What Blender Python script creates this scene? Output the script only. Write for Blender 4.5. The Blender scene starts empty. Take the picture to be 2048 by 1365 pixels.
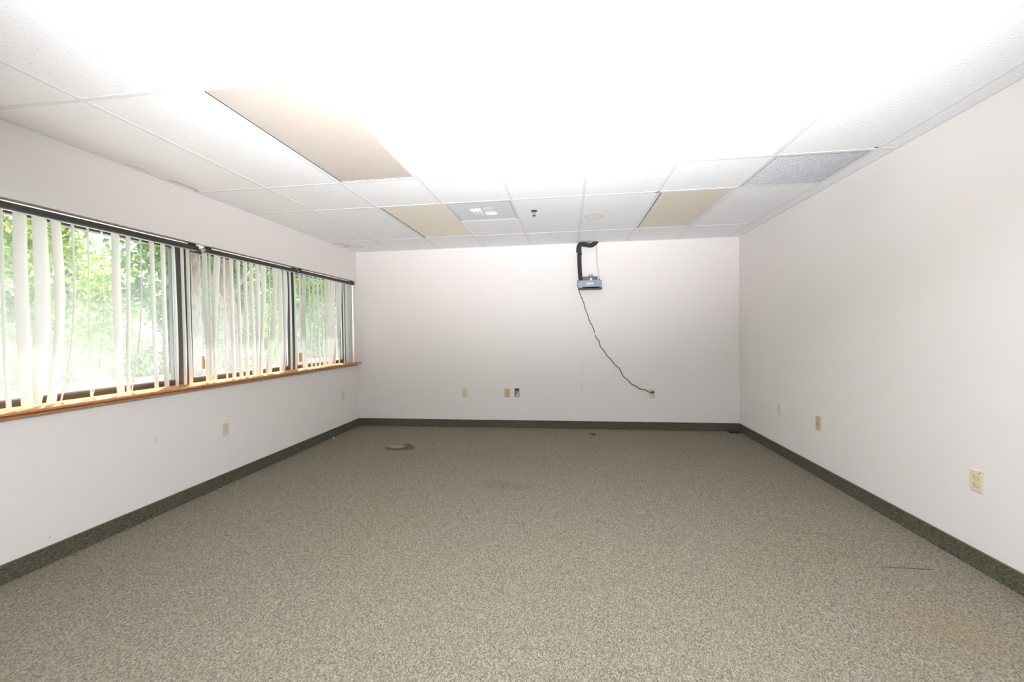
import bpy, bmesh, math, random
from mathutils import Vector, Matrix
import numpy as np

SC = bpy.context.scene
COL = SC.collection
rnd = random.Random(7)

# ------------------------------------------------------------------ camera
cam = bpy.data.cameras.new('camera'); cam_ob = bpy.data.objects.new('camera', cam); COL.objects.link(cam_ob)
cam.sensor_width = 36.0; cam.lens = 842.53 / 2048 * 36.0; cam.clip_start = 0.02; cam.clip_end = 200
_r = Vector((0.99127, 0.13112, -0.01353)); _f = Vector((-0.13137, 0.99115, -0.01903)); _u = Vector((0.01092, 0.02064, 0.99973))
_m = Matrix((_r, _u, -_f)).transposed().to_4x4(); _m.translation = Vector((0, 0, 1.2562))
cam_ob.matrix_world = _m
SC.camera = cam_ob

# ------------------------------------------------------------------ light and exposure
SC.view_settings.view_transform = 'Standard'; SC.view_settings.look = 'None'
SC.view_settings.gamma = 1.0; SC.view_settings.use_curve_mapping = False
SC.view_settings.exposure = 0.0
SC.cycles.use_denoising = True
SC.cycles.max_bounces = 8; SC.cycles.diffuse_bounces = 5; SC.cycles.transparent_max_bounces = 12
SC.cycles.sample_clamp_indirect = 8.0

world = bpy.data.worlds.new('sky'); SC.world = world; world.use_nodes = True
bg = world.node_tree.nodes['Background']; bg.inputs['Color'].default_value = (0.86, 0.94, 1.0, 1); bg.inputs['Strength'].default_value = 3.8

sun = bpy.data.lights.new('sun', 'SUN'); sun.energy = 24.0; sun.angle = math.radians(1.0); sun.color = (1.0, 0.98, 0.94)
sun_ob = bpy.data.objects.new('sun', sun); COL.objects.link(sun_ob)
el = math.radians(66)
sun_dir = Vector((0.60 * math.cos(el), -0.80 * math.cos(el), -math.sin(el)))
sun_ob.rotation_euler = sun_dir.to_track_quat('-Z', 'Y').to_euler(); sun_ob.location = (-8, 12, 12)

# the photographer's flash, held over the camera and bounced off the ceiling
flash = bpy.data.lights.new('bounce_flash', 'SPOT'); flash.energy = 1650.0; flash.color = (1.0, 0.995, 1.03)
flash.spot_size = math.radians(112); flash.spot_blend = 1.0; flash.shadow_soft_size = 0.06
flash_ob = bpy.data.objects.new('bounce_flash', flash); COL.objects.link(flash_ob)
flash_ob.location = (0.05, -0.05, 1.42)
flash_ob.rotation_euler = Vector((-0.10, 1.0, 1.0)).to_track_quat('-Z', 'Y').to_euler()

# ------------------------------------------------------------------ room dimensions (metres)
L, R, D, H, F = -2.893, 2.096, 5.516, 2.400, -1.60
T = 0.6096
X0 = 1.9717
ROWS = [4.8664, 3.6136, 2.9991, 1.7539]
ROWS += [ROWS[3] - T, ROWS[3] - 3 * T, ROWS[3] - 4 * T]
WT = 0.25                                   # wall thickness
WY0, WZ0, WZ1 = 1.70, 0.865, 1.999          # window opening in the left wall

# ------------------------------------------------------------------ helpers
def box(bm, x0, x1, y0, y1, z0, z1, mi=0):
    vs = [bm.verts.new((x, y, z)) for z in (z0, z1) for y in (y0, y1) for x in (x0, x1)]
    for q in ((0, 2, 3, 1), (4, 5, 7, 6), (0, 1, 5, 4), (2, 6, 7, 3), (0, 4, 6, 2), (1, 3, 7, 5)):
        f = bm.faces.new([vs[i] for i in q]); f.material_index = mi
    return vs

def bevel(bm, w, seg=2):
    bmesh.ops.bevel(bm, geom=bm.edges[:], offset=w, segments=seg, affect='EDGES', profile=0.6)

def tube(bm, pts, rad, n=10, caps=True):
    pts = [Vector(p) for p in pts]
    rads = rad if isinstance(rad, (list, tuple)) else [rad] * len(pts)
    rings = []; prev = None
    for i, p in enumerate(pts):
        t = (pts[min(i + 1, len(pts) - 1)] - pts[max(i - 1, 0)]).normalized()
        if prev is None:
            a = Vector((0, 0, 1)) if abs(t.z) < 0.9 else Vector((0, 1, 0))
            nrm = t.cross(a).normalized()
        else:
            nrm = (prev - t * prev.dot(t)).normalized()
        prev = nrm; b = t.cross(nrm)
        rings.append([bm.verts.new(p + (nrm * math.cos(2 * math.pi * k / n) + b * math.sin(2 * math.pi * k / n)) * rads[i]) for k in range(n)])
    for r0, r1 in zip(rings, rings[1:]):
        for k in range(n):
            f = bm.faces.new((r0[k], r0[(k + 1) % n], r1[(k + 1) % n], r1[k])); f.smooth = True
    if caps:
        bm.faces.new(rings[0][::-1]); bm.faces.new(rings[-1])

def lathe(bm, prof, n=24, center=(0, 0, 0)):
    c = Vector(center); rings = []
    for r, z in prof:
        rings.append([bm.verts.new(c + Vector((r * math.cos(2 * math.pi * k / n), r * math.sin(2 * math.pi * k / n), z))) for k in range(n)])
    for r0, r1 in zip(rings, rings[1:]):
        for k in range(n):
            f = bm.faces.new((r0[k], r0[(k + 1) % n], r1[(k + 1) % n], r1[k])); f.smooth = True
    bm.faces.new(rings[0][::-1]); bm.faces.new(rings[-1])

def prism(bm, poly, y0, y1):
    """polygon in x,z extruded along y"""
    a = [bm.verts.new((x, y0, z)) for x, z in poly]; b = [bm.verts.new((x, y1, z)) for x, z in poly]
    bm.faces.new(a); bm.faces.new(b[::-1])
    n = len(poly)
    for i in range(n):
        bm.faces.new((a[i], b[i], b[(i + 1) % n], a[(i + 1) % n]))

def smooth_path(pts, n=6):
    pts = [Vector(p) for p in pts]; out = []
    for i in range(len(pts) - 1):
        p0, p1, p2, p3 = pts[max(i - 1, 0)], pts[i], pts[i + 1], pts[min(i + 2, len(pts) - 1)]
        for k in range(n):
            t = k / n
            out.append(0.5 * ((2 * p1) + (p2 - p0) * t + (2 * p0 - 5 * p1 + 4 * p2 - p3) * t * t + (3 * p1 - p0 - 3 * p2 + p3) * t ** 3))
    out.append(pts[-1]); return out

def obj(name, bm, mats, parent=None, loc=None, fix=True):
    if fix: bmesh.ops.recalc_face_normals(bm, faces=bm.faces[:])
    me = bpy.data.meshes.new(name); bm.to_mesh(me); bm.free()
    for m in (mats if isinstance(mats, (list, tuple)) else [mats]): me.materials.append(m)
    o = bpy.data.objects.new(name, me); COL.objects.link(o)
    if parent is not None: o.parent = parent
    if loc is not None: o.location = loc
    return o

def thing(name, label, cat, loc=(0, 0, 0), rotz=0.0, group=None):
    o = bpy.data.objects.new(name, None); COL.objects.link(o); o.empty_display_size = 0.05
    o.location = loc; o.rotation_euler = (0, 0, rotz); return tag(o, label, cat, group)

def tag(o, label, cat, group=None, kind=None):
    o['label'] = label; o['category'] = cat
    if group: o['group'] = group
    if kind: o['kind'] = kind
    return o

def struct(o, label, cat):
    o['kind'] = 'structure'; o['label'] = label; o['category'] = cat; return o

def copy_tree(o, parent=None):
    c = o.copy(); COL.objects.link(c); c.parent = parent
    for ch in [k for k in bpy.data.objects if k.parent is o]: copy_tree(ch, c)
    return c

# ------------------------------------------------------------------ materials
class Mat:
    def __init__(s, name, color=(.8, .8, .8), rough=0.85, metal=0.0, spec=0.3):
        s.m = bpy.data.materials.new(name); s.m.use_nodes = True; s.t = s.m.node_tree; s.n = s.t.nodes
        s.b = s.n['Principled BSDF']; s.b.inputs['Base Color'].default_value = (*color, 1)
        s.b.inputs['Roughness'].default_value = rough; s.b.inputs['Metallic'].default_value = metal
        s.b.inputs['Specular IOR Level'].default_value = spec; s._co = None
    def link(s, a, b): s.t.links.new(a, b)
    def co(s):
        if s._co is None: s._co = s.n.new('ShaderNodeTexCoord').outputs['Object']
        return s._co
    def mapped(s, scale=(1, 1, 1), loc=(0, 0, 0), rot=(0, 0, 0)):
        m = s.n.new('ShaderNodeMapping'); m.inputs['Scale'].default_value = scale
        m.inputs['Location'].default_value = loc; m.inputs['Rotation'].default_value = rot
        s.link(s.co(), m.inputs['Vector']); return m.outputs[0]
    def noise(s, scale, detail=2.0, vec=None, rough=0.5, dist=0.0):
        n = s.n.new('ShaderNodeTexNoise'); n.inputs['Scale'].default_value = scale; n.inputs['Detail'].default_value = detail
        n.inputs['Roughness'].default_value = rough; n.inputs['Distortion'].default_value = dist
        s.link(vec or s.co(), n.inputs['Vector']); return n.outputs['Fac']
    def ramp(s, fac, stops, interp='LINEAR'):
        r = s.n.new('ShaderNodeValToRGB'); r.color_ramp.interpolation = interp
        while len(r.color_ramp.elements) < len(stops): r.color_ramp.elements.new(0.5)
        for e, (p, c) in zip(r.color_ramp.elements, stops):
            e.position = p; e.color = (*c, 1) if not isinstance(c, float) else (c, c, c, 1)
        s.link(fac, r.inputs[0]); return r.outputs[0]
    def mix(s, fac, a, b, mode='MIX'):
        m = s.n.new('ShaderNodeMix'); m.data_type = 'RGBA'; m.blend_type = mode
        for v, i in ((fac, 0), (a, 6), (b, 7)):
            if isinstance(v, (int, float)): m.inputs[i].default_value = v
            elif isinstance(v, tuple): m.inputs[i].default_value = (*v, 1)
            else: s.link(v, m.inputs[i])
        return m.outputs[2]
    def math(s, op, a, b=0.0, c=None, clamp=False):
        m = s.n.new('ShaderNodeMath'); m.operation = op; m.use_clamp = clamp
        for v, i in ((a, 0), (b, 1), (c, 2)):
            if v is None: continue
            if isinstance(v, (int, float)): m.inputs[i].default_value = v
            else: s.link(v, m.inputs[i])
        return m.outputs[0]
    def spot(s, center, radii, soft=0.5, wob=0.0, wobscale=8.0):
        """1 inside an ellipsoid in object space, fading to 0 at its rim; optionally ragged"""
        m = s.n.new('ShaderNodeVectorMath'); m.operation = 'SUBTRACT'; s.link(s.co(), m.inputs[0]); m.inputs[1].default_value = center
        d = s.n.new('ShaderNodeVectorMath'); d.operation = 'DIVIDE'; s.link(m.outputs[0], d.inputs[0]); d.inputs[1].default_value = radii
        l = s.n.new('ShaderNodeVectorMath'); l.operation = 'LENGTH'; s.link(d.outputs[0], l.inputs[0])
        v = l.outputs['Value']
        if wob: v = s.math('ADD', v, s.math('MULTIPLY', s.math('SUBTRACT', s.noise(wobscale, 4), 0.5), wob))
        mr = s.n.new('ShaderNodeMapRange'); mr.interpolation_type = 'SMOOTHSTEP'; s.link(v, mr.inputs[0])
        mr.inputs[1].default_value = 1.0; mr.inputs[2].default_value = 1.0 - soft; mr.inputs[3].default_value = 0.0; mr.inputs[4].default_value = 1.0
        return mr.outputs[0]
    def color(s, out): s.link(out, s.b.inputs['Base Color']); return s
    def bump(s, h, strength=0.3, dist=0.002):
        b = s.n.new('ShaderNodeBump'); b.inputs['Strength'].default_value = strength; b.inputs['Distance'].default_value = dist
        s.link(h, b.inputs['Height']); s.link(b.outputs[0], s.b.inputs['Normal']); return s

def wall_mat():
    k = Mat('painted_drywall', rough=0.75, spec=0.25)
    c = k.mix(k.math('MULTIPLY', k.noise(1.1, 3), 0.30), (.83, .80, .78), (.795, .765, .742))
    # faint smudges and old patches that belong to the paint
    for cc, rr, a in (((0.18, D, 0.80), (0.03, .1, .16), .10), ((L, 2.603, .537), (.1, .012, .035), .3), ((0.175, D, .56), (.012, .1, .10), .25),
                      ((-2.893, 3.931, .731), (.1, .006, .006), .8), ((-2.893, 5.03, .66), (.1, .006, .007), .8), ((-2.893, 1.98, .145), (.1, .006, .006), .8),
                      ((0.62, D, .42), (.010, .1, .05), .15)):
        c = k.mix(k.math('MULTIPLY', k.spot(cc, rr, .8), a), c, (.42, .38, .32))
    k.color(c); k.bump(k.noise(160, 3), 0.12, 0.001); return k.m

def carpet_mat(name, dark, mid, light, floor=True):
    k = Mat(name, rough=1.0, spec=0.05)
    v = k.mapped((1.0, .50, 1.0)) if floor else k.mapped((.8, .45, 1.6))
    vo = k.n.new('ShaderNodeTexVoronoi'); vo.inputs['Scale'].default_value = 340.0; k.link(v, vo.inputs['Vector'])   # one cell per yarn loop
    sp = k.n.new('ShaderNodeSeparateColor'); k.link(vo.outputs['Color'], sp.inputs[0])
    n1 = k.math('ADD', k.math('MULTIPLY', sp.outputs[0], .55), k.math('MULTIPLY', k.noise(150, 3.0, v, 0.7), .55))
    c = k.ramp(n1, [(0.25, dark), (0.53, mid), (0.85, light)])
    v2 = k.mapped((1.0, .42, 1.0), (3, 5, 1))
    c = k.mix(k.ramp(k.noise(95, 2.0, v2), [(0.42, 0.0), (0.62, 0.85)]), c, k.mix(1.0, c, (.84, 1.0, .94), 'MULTIPLY'))
    v3 = k.mapped((1.0, .5, 1.0), (9, 2, 4))
    c = k.mix(k.ramp(k.noise(120, 2.0, v3), [(0.50, 0.0), (0.66, 0.8)]), c, k.mix(1.0, c, (1.15, .98, .88), 'MULTIPLY'))
    if floor:
        c = k.mix(k.ramp(k.noise(.9, 3.0), [(0.45, 0.0), (0.75, 0.35)]), c, k.mix(1.0, c, (.93, .91, .80), 'MULTIPLY'))
        # stains
        c = k.mix(k.math('MULTIPLY', k.spot((-1.86, 4.46, 0), (.19, .16, .2), .35, .9, 9), .75), c, (.075, .05, .038))
        c = k.mix(k.math('MULTIPLY', k.spot((-1.91, 4.49, 0), (.12, .10, .2), .5, .5, 12), .8), c, (.31, .245, .185))
        c = k.mix(k.math('MULTIPLY', k.spot((-1.50, 4.38, 0), (.10, .03, .2), .8, .9, 14), .5), c, (.09, .06, .045))
        c = k.mix(k.math('MULTIPLY', k.spot((-2.42, 4.98, 0), (.30, .24, .2), .9, .6, 5), .35), c, (.30, .17, .085))
        c = k.mix(k.math('MULTIPLY', k.spot((-2.73, 4.6, 0), (.16, .5, .2), .9, .6, 5), .25), c, (.22, .14, .08))
        c = k.mix(k.math('MULTIPLY', k.spot((1.93, 1.72, 0), (.30, .22, .2), .9, .8, 5), .55), c, (.24, .115, .05))
        c = k.mix(k.math('MULTIPLY', k.spot((1.55, 1.95, 0), (.32, .22, .2), .9, .6, 5), .25), c, (.24, .15, .08))
        c = k.mix(k.math('MULTIPLY', k.spot((-.55, 3.42, 0), (.32, .16, .2), .9, .6, 5), .22), c, (.09, .075, .05))
        c = k.mix(k.math('MULTIPLY', k.spot((1.74, 2.425, 0), (.20, .008, .1), .6, .7, 20), .75), c, (.06, .05, .035))
        c = k.mix(k.math('MULTIPLY', k.spot((1.50, 2.78, 0), (.10, .006, .1), .6, .7, 20), .5), c, (.07, .06, .045))
        c = k.mix(k.math('MULTIPLY', k.spot((.60, 1.42, 0), (.07, .05, .1), .9, .8, 10), .35), c, (.40, .25, .12))
    k.color(c); k.bump(vo.outputs['Distance'], 0.25, 0.002); return k.m

def ceiling_mat():
    k = Mat('fissured_ceiling_tile', rough=0.95, spec=0.1)
    c = k.mix(k.math('MULTIPLY', k.noise(.8, 2), .25), (.91, .935, .96), (.87, .895, .92))
    # short white fibres across the room and sparse pinholes
    fib = k.noise(90, 2.0, k.mapped((.35, 1.6, 1)))
    c = k.mix(k.ramp(fib, [(0.58, 0.0), (0.66, 0.9)]), c, (.99, .99, .99))
    pit = k.noise(150, 1.0, k.mapped((.7, 1.0, 1), (4, 4, 4)))
    area = k.ramp(k.noise(1.3, 2.0, k.mapped((1, 1, 1), (7, 1, 2))), [(0.40, 0.15), (0.62, 0.75)])
    c = k.mix(k.math('MULTIPLY', k.ramp(pit, [(0.715, 0.0), (0.75, 1.0)]), area), c, (.46, .43, .40))
    # water marks
    def ring(cc, rr, col, a):
        outer = k.spot(cc, rr, .18, .25, 5); inner = k.spot(cc, tuple(q * .86 for q in rr), .35, .25, 5)
        nonlocal c
        c = k.mix(k.math('MULTIPLY', k.math('SUBTRACT', outer, inner, clamp=True), a), c, col)
        c = k.mix(k.math('MULTIPLY', outer, a * .22), c, col)
    ring((.272, 4.285, H), (.105, .115, .1), (.74, .66, .56), .65)
    ring((-2.85, 5.06, H), (.10, .14, .1), (.62, .47, .36), .9)
    ring((-2.70, 5.16, H), (.10, .10, .1), (.76, .64, .55), .6)
    ring((-2.88, 2.86, H), (.05, .14, .1), (.55, .38, .22), .9)
    ring((-2.89, 2.52, H), (.05, .11, .1), (.72, .62, .52), .7)
    k.color(c)
    k.bump(k.math('ADD', fib, k.math('MULTIPLY', k.noise(60, 3), .6)), 0.45, 0.003); return k.m

def lens_mat(name, col, emit=0.0, grid=95.0):
    k = Mat(name, rough=0.45, spec=0.5)
    v = k.mapped((grid, grid, grid))
    w = []
    for ax in ('X', 'Y'):
        n = k.n.new('ShaderNodeTexWave'); n.wave_type = 'BANDS'; n.bands_direction = ax; n.inputs['Scale'].default_value = 0.314
        k.link(v, n.inputs['Vector']); w.append(n.outputs['Fac'])
    p = k.math('MULTIPLY', w[0], w[1])
    c = k.mix(p, tuple(q * .90 for q in col), tuple(min(1, q * 1.06) for q in col))
    c = k.mix(k.ramp(k.noise(2.2, 4), [(.5, 0.0), (.75, .35)]), c, tuple((col[0] * .98, col[1] * .93, col[2] * .84)))
    k.color(c); k.bump(p, .35, .002)
    if emit:
        k.b.inputs['Emission Color'].default_value = (1.0, .90, .76, 1); k.b.inputs['Emission Strength'].default_value = emit
    return k.m

def wood_mat():
    k = Mat('varnished_oak', rough=0.38, spec=0.45)
    g = k.noise(26, 4, k.mapped((14, 1.0, 14)), .6, .3)
    c = k.ramp(g, [(0.3, (.40, .165, .055)), (0.55, (.55, .25, .085)), (0.75, (.66, .34, .14))])
    k.color(c); k.bump(g, .1, .001); return k.m

def pvc_mat():
    k = Mat('white_vinyl_slat', (.74, .73, .71), .5, spec=.35)
    tr = k.n.new('ShaderNodeBsdfTranslucent'); tr.inputs['Color'].default_value = (.95, .93, .87, 1)
    mx = k.n.new('ShaderNodeMixShader'); mx.inputs[0].default_value = .17
    k.link(k.b.outputs[0], mx.inputs[1]); k.link(tr.outputs[0], mx.inputs[2])
    k.link(mx.outputs[0], k.n['Material Output'].inputs['Surface']); return k.m

def glass_mat():
    k = Mat('dusty_window_glass'); t = k.n.new('ShaderNodeBsdfTransparent'); t.inputs['Color'].default_value = (.97, .985, .98, 1)
    g = k.n.new('ShaderNodeBsdfGlossy'); g.inputs['Roughness'].default_value = .02
    d = k.n.new('ShaderNodeBsdfTranslucent'); d.inputs['Color'].default_value = (.92, .97, 1.0, 1)
    m1 = k.n.new('ShaderNodeMixShader'); m1.inputs[0].default_value = .04
    k.link(t.outputs[0], m1.inputs[1]); k.link(g.outputs[0], m1.inputs[2])
    m2 = k.n.new('ShaderNodeMixShader')
    # grime film, streaked and denser low on the pane, where sunlit haze is put in
    sep = k.n.new('ShaderNodeSeparateXYZ'); k.link(k.co(), sep.inputs[0])
    low = k.ramp(k.math('SUBTRACT', sep.outputs['Z'], .88), [(0.0, .11), (.45, .075), (.95, .02)])
    k.link(k.math('MULTIPLY', low, k.ramp(k.noise(3.5, 3, k.mapped((1, 1, .35))), [(.35, .6), (.65, 1.0)])), m2.inputs[0])
    k.link(m1.outputs[0], m2.inputs[1]); k.link(d.outputs[0], m2.inputs[2])
    k.link(m2.outputs[0], k.n['Material Output'].inputs['Surface']); return k.m

def leaf_mat(name, c0, c1):
    k = Mat(name, rough=.55, spec=.3)
    col = k.ramp(k.noise(2.5, 3), [(.35, c0), (.65, c1)]); k.color(col)
    tr = k.n.new('ShaderNodeBsdfTranslucent'); k.link(col, tr.inputs['Color'])
    mx = k.n.new('ShaderNodeMixShader'); mx.inputs[0].default_value = .45
    k.link(k.b.outputs[0], mx.inputs[1]); k.link(tr.outputs[0], mx.inputs[2])
    k.link(mx.outputs[0], k.n['Material Output'].inputs['Surface']); return k.m

M = dict(
    wall=wall_mat(), ceiling=ceiling_mat(),
    carpet=carpet_mat('loop_pile_carpet', (.105, .099, .077), (.190, .165, .130), (.340, .298, .240)),
    base=carpet_mat('shaded_carpet_base_strip', (.035, .038, .028), (.085, .077, .058), (.19, .17, .13), floor=False),  # strip's own darker tone, plus shade from overhead light put into the colour
    binding=Mat('brown_binding_tape', (.12, .085, .05), .8).m,
    grid=Mat('white_grid_bar', (.80, .82, .85), .6, spec=.25).m,
    lens=lens_mat('aged_acrylic_lens', (.80, .74, .63)),
    lens_pink=lens_mat('prismatic_acrylic_lens', (.61, .555, .50)),
    lens_brightened=lens_mat('brightened_acrylic_lens', (.92, .86, .74)),  # brighter copy of the far lens, window light put into its colour
    lens_lit=lens_mat('lit_prismatic_lens', (.84, .78, .70), emit=.62),
    fixture=Mat('white_enamel_fixture', (.84, .84, .84), .4, spec=.4).m,
    gap=Mat('dark_gap', (.03, .03, .03), .9).m,
    oak=wood_mat(), pvc=pvc_mat(), glass=glass_mat(),
    bronze=Mat('bronze_anodised_frame', (.08, .075, .075), .38, .35, .5).m,
    rail=Mat('dark_bronze_headrail', (.052, .046, .042), .5, 0, .35).m,
    clip=Mat('clear_white_clip', (.85, .85, .83), .4).m,
    chrome=Mat('bright_steel', (.75, .75, .76), .22, 1.0).m,
    cord=Mat('white_pull_cord', (.80, .78, .72), .7).m,
    tassel=Mat('tan_wood_weight', (.58, .40, .19), .6).m,
    ivory=Mat('ivory_plastic', (.73, .65, .47), .35, spec=.45).m,
    tan=Mat('aged_tan_plastic', (.60, .45, .25), .4, spec=.45).m,
    slot=Mat('black_slot', (.02, .015, .01), .8).m,
    black=Mat('black_plastic', (.018, .018, .02), .45, spec=.4).m,
    foam=None, tankmat=Mat('blue_grey_plastic', (.15, .20, .275), .35, spec=.6).m,
    housing=Mat('charcoal_housing', (.045, .045, .055), .4, spec=.5).m,
    paper=Mat('white_paper', (.82, .82, .80), .8).m,
    greyprint=Mat('grey_print', (.42, .45, .50), .8).m,
    tube=Mat('clear_vinyl_tube', (.60, .56, .46), .4, spec=.3).m,
    galv=Mat('galvanised_steel', (.42, .46, .50), .45, .4).m,
    wire=Mat('grey_cable_jacket', (.55, .57, .58), .5).m,
    dust=Mat('dusty_grey_metal', (.56, .58, .605), .6, 0.0).m,
    bark=None, ground=None)
k = Mat('black_pipe_foam', (.040, .042, .046), .85); k.bump(k.noise(60, 3), .4, .003); M['foam'] = k.m
k = Mat('tree_bark', (.20, .15, .125), .9); k.color(k.ramp(k.noise(14, 4, k.mapped((3, 3, .6))), [(.35, (.07, .05, .042)), (.65, (.19, .14, .12))])); M['bark'] = k.m
k = Mat('pale_gravel', (.55, .53, .48), .95); k.color(k.ramp(k.noise(5, 4), [(.35, (.42, .42, .36)), (.65, (.62, .60, .55))])); M['ground'] = k.m
LEAVES = [leaf_mat('yellow_green_leaves', (.18, .30, .05), (.50, .60, .17)), leaf_mat('mid_green_leaves', (.08, .18, .045), (.29, .41, .13)), leaf_mat('fresh_green_leaves', (.14, .27, .07), (.40, .52, .18))]
k = Mat('perforated_steel'); k = k  # plain grey steel behind the supply diffuser face
k.b.inputs['Base Color'].default_value = (.50, .55, .59, 1); k.b.inputs['Roughness'].default_value = .5
vv = k.mapped((1, 1, 1)); vo = k.n.new('ShaderNodeTexVoronoi'); vo.inputs['Scale'].default_value = 95; vo.inputs['Randomness'].default_value = 0.0
k.link(vv, vo.inputs['Vector'])
k.color(k.mix(k.ramp(vo.outputs['Distance'], [(.30, 1.0), (.42, 0.0)]), (.78, .83, .855), (.55, .59, .62))); M['perf'] = k.m

# ================================================================== THE SETTING
bm = bmesh.new(); box(bm, L - WT, R + WT, F - WT, D + WT, -0.12, 0.0)
struct(obj('floor', bm, M['carpet']), 'green and tan heathered loop carpet with a few stains', 'floor')

# left wall with the window band
bm = bmesh.new()
box(bm, L - WT, L, F, WY0, 0, 2.75); box(bm, L - WT, L, WY0, D, 0, WZ0); box(bm, L - WT, L, WY0, D, WZ1, 2.75)
struct(obj('wall_left', bm, M['wall']), 'off-white wall with the band of three windows', 'wall')
# back wall with the cut-out of the open electrical box
hx0, hx1, hz0, hz1 = -0.706, -0.641, 0.408, 0.524
bm = bmesh.new()
box(bm, L - WT, hx0, D, D + WT, 0, 2.75); box(bm, hx1, R + WT, D, D + WT, 0, 2.75)
box(bm, hx0, hx1, D, D + WT, 0, hz0); box(bm, hx0, hx1, D, D + WT, hz1, 2.75); box(bm, hx0, hx1, D + .07, D + WT, hz0, hz1)
struct(obj('wall_back', bm, M['wall']), 'off-white far wall with the small black pump and dangling cord', 'wall')
bm = bmesh.new(); box(bm, R, R + WT, F, D, 0, 2.75)
struct(obj('wall_right', bm, M['wall']), 'bare off-white wall on the right with three cover plates', 'wall')
bm = bmesh.new(); box(bm, L - WT, R + WT, F - WT, F, 0, 2.75)
struct(obj('wall_front', bm, M['wall']), 'off-white wall behind the viewpoint', 'wall')
bm = bmesh.new(); box(bm, L - WT, R + WT, F - WT, D + WT, 2.75, 2.9)
struct(obj('roof', bm, M['ground']), 'roof slab above the suspended ceiling', 'roof')

# baseboards of bound carpet
def baseboard(side, x0, x1, y0, y1, bx0, bx1, by0, by1, txt):
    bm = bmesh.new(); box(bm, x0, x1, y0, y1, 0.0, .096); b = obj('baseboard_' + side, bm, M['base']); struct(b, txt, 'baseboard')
    bm = bmesh.new(); box(bm, bx0, bx1, by0, by1, .096, .101); bevel(bm, .001, 1); obj('binding_strip', bm, M['binding'], b)
e = .012
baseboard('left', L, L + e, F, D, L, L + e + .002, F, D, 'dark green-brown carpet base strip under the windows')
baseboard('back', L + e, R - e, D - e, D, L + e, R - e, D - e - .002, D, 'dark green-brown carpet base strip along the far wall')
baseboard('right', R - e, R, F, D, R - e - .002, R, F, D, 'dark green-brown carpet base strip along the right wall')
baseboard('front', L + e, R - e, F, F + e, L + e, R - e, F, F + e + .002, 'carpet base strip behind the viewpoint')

# ------------------------------------------------------------------ suspended ceiling
colx = [R] + [X0 - k * T for k in range(0, 8)] + [L]           # grid lines from right to left
rowy = [D] + ROWS + [F]
def colk(k): return X0 - k * T
CUT = {(1, 1): 0, (5, 1): 0, (0, 1): 0}
cells = []
special = {('c', 5, 2): 1}
bm = bmesh.new()
used = [(5, 3), (5, 1), (1, 3), (1, 1), (4, 1), (0, 2)]          # (column k, row index) that hold fixtures
for ri in range(len(rowy) - 1):
    y1, y0 = rowy[ri], rowy[ri + 1]
    for ci in range(len(colx) - 1):
        x1, x0 = colx[ci], colx[ci + 1]
        k = ci - 1
        if (k, ri) in used and k >= 0:
            if (k, ri) == (4, 1): y1b = y0 + T; box(bm, x0, x1, y1b, y1, H + .001, H + .016)
            continue
        dz = rnd.uniform(-.0006, .0008)
        vs = box(bm, x0 + .004, x1 - .004, y0 + .004, y1 - .004, H + .0015 + dz, H + .016)
ceil = struct(obj('ceiling', bm, M['ceiling']), 'suspended ceiling of white fissured tiles, blown out by bounced flash overhead', 'ceiling')
bm = bmesh.new()
for x in colx[1:-1]: box(bm, x - .012, x + .012, F, D, H - .0015, H + .0013)
for y in ROWS:
    for a, b in zip(colx[1:], colx[:-1]): box(bm, max(a + .012, L), min(b - .012, R), y - .012, y + .012, H - .001, H + .0013)
box(bm, colk(5) + .012, colk(4) - .012, ROWS[1] + T - .004, ROWS[1] + T + .004, H - .001, H + .0013)
obj('suspension_grid', bm, M['grid'], ceil)
bm = bmesh.new()
e2 = .020
box(bm, L, L + e2, F, D, H - .002, H + .001); box(bm, R - e2, R, F, D, H - .002, H + .001); box(bm, L + e2, R - e2, D - e2, D, H - .002, H + .001); box(bm, L + e2, R - e2, F, F + e2, H - .002, H + .001)
obj('wall_angle', bm, M['grid'], ceil)
bm = bmesh.new(); box(bm, .725, .760, 3.600, 3.614, H - .0035, H - .0012); box(bm, 1.935, 1.952, 2.958, 2.967, H - .004, H - .0012)
obj('grid_clip', bm, M['black'], ceil)

def ceiling_light(k, ri, lens, label, gap=True):
    xa, xb = colk(k + 1) + .013, colk(k) - .013; ya, yb = rowy[ri + 1] + .013, rowy[ri] - .013
    cx, cy = (xa + xb) / 2, (ya + yb) / 2; w, h = (xb - xa) / 2, (yb - ya) / 2
    t = thing('ceiling_light', label, 'ceiling light', (cx, cy, H), 0, 'recessed ceiling lights')
    bm = bmesh.new(); box(bm, -w, w, -h, h, .015, .10); obj('housing', bm, M['fixture'], t)
    bm = bmesh.new(); r = .012
    for a in ((-w, -w + r, -h, h), (w - r, w, -h, h), (-w + r, w - r, -h, -h + r), (-w + r, w - r, h - r, h)): box(bm, *a, .0005, .014)
    obj('lens_frame', bm, M['fixture'], t)
    bm = bmesh.new(); box(bm, -w + r + .004, w - r - .001, -h + r + .001, h - r - .001, .003, .007); obj('diffuser', bm, lens, t)
    if gap:
        bm = bmesh.new(); box(bm, -w + r - .003, -w + r + .004, -h + r, h - r, -.0006, .0004); box(bm, -w + r, w - r, h - r - .001, h - r + .003, -.0006, .0004); obj('gap_shade_strip', bm, M['gap'], t)  # near-black strips over the frame edge paint the shade of the lens gap
    return t
ceiling_light(5, 3, M['lens_pink'], 'unlit ceiling light with pinkish ribbed lens, large and near on the window side')
ceiling_light(5, 1, M['lens_brightened'], 'unlit cream ceiling light beside the grey air diffuser, far from the viewer')
ceiling_light(1, 3, M['lens_lit'], 'glowing white ceiling light, large and near on the right', False)
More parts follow.
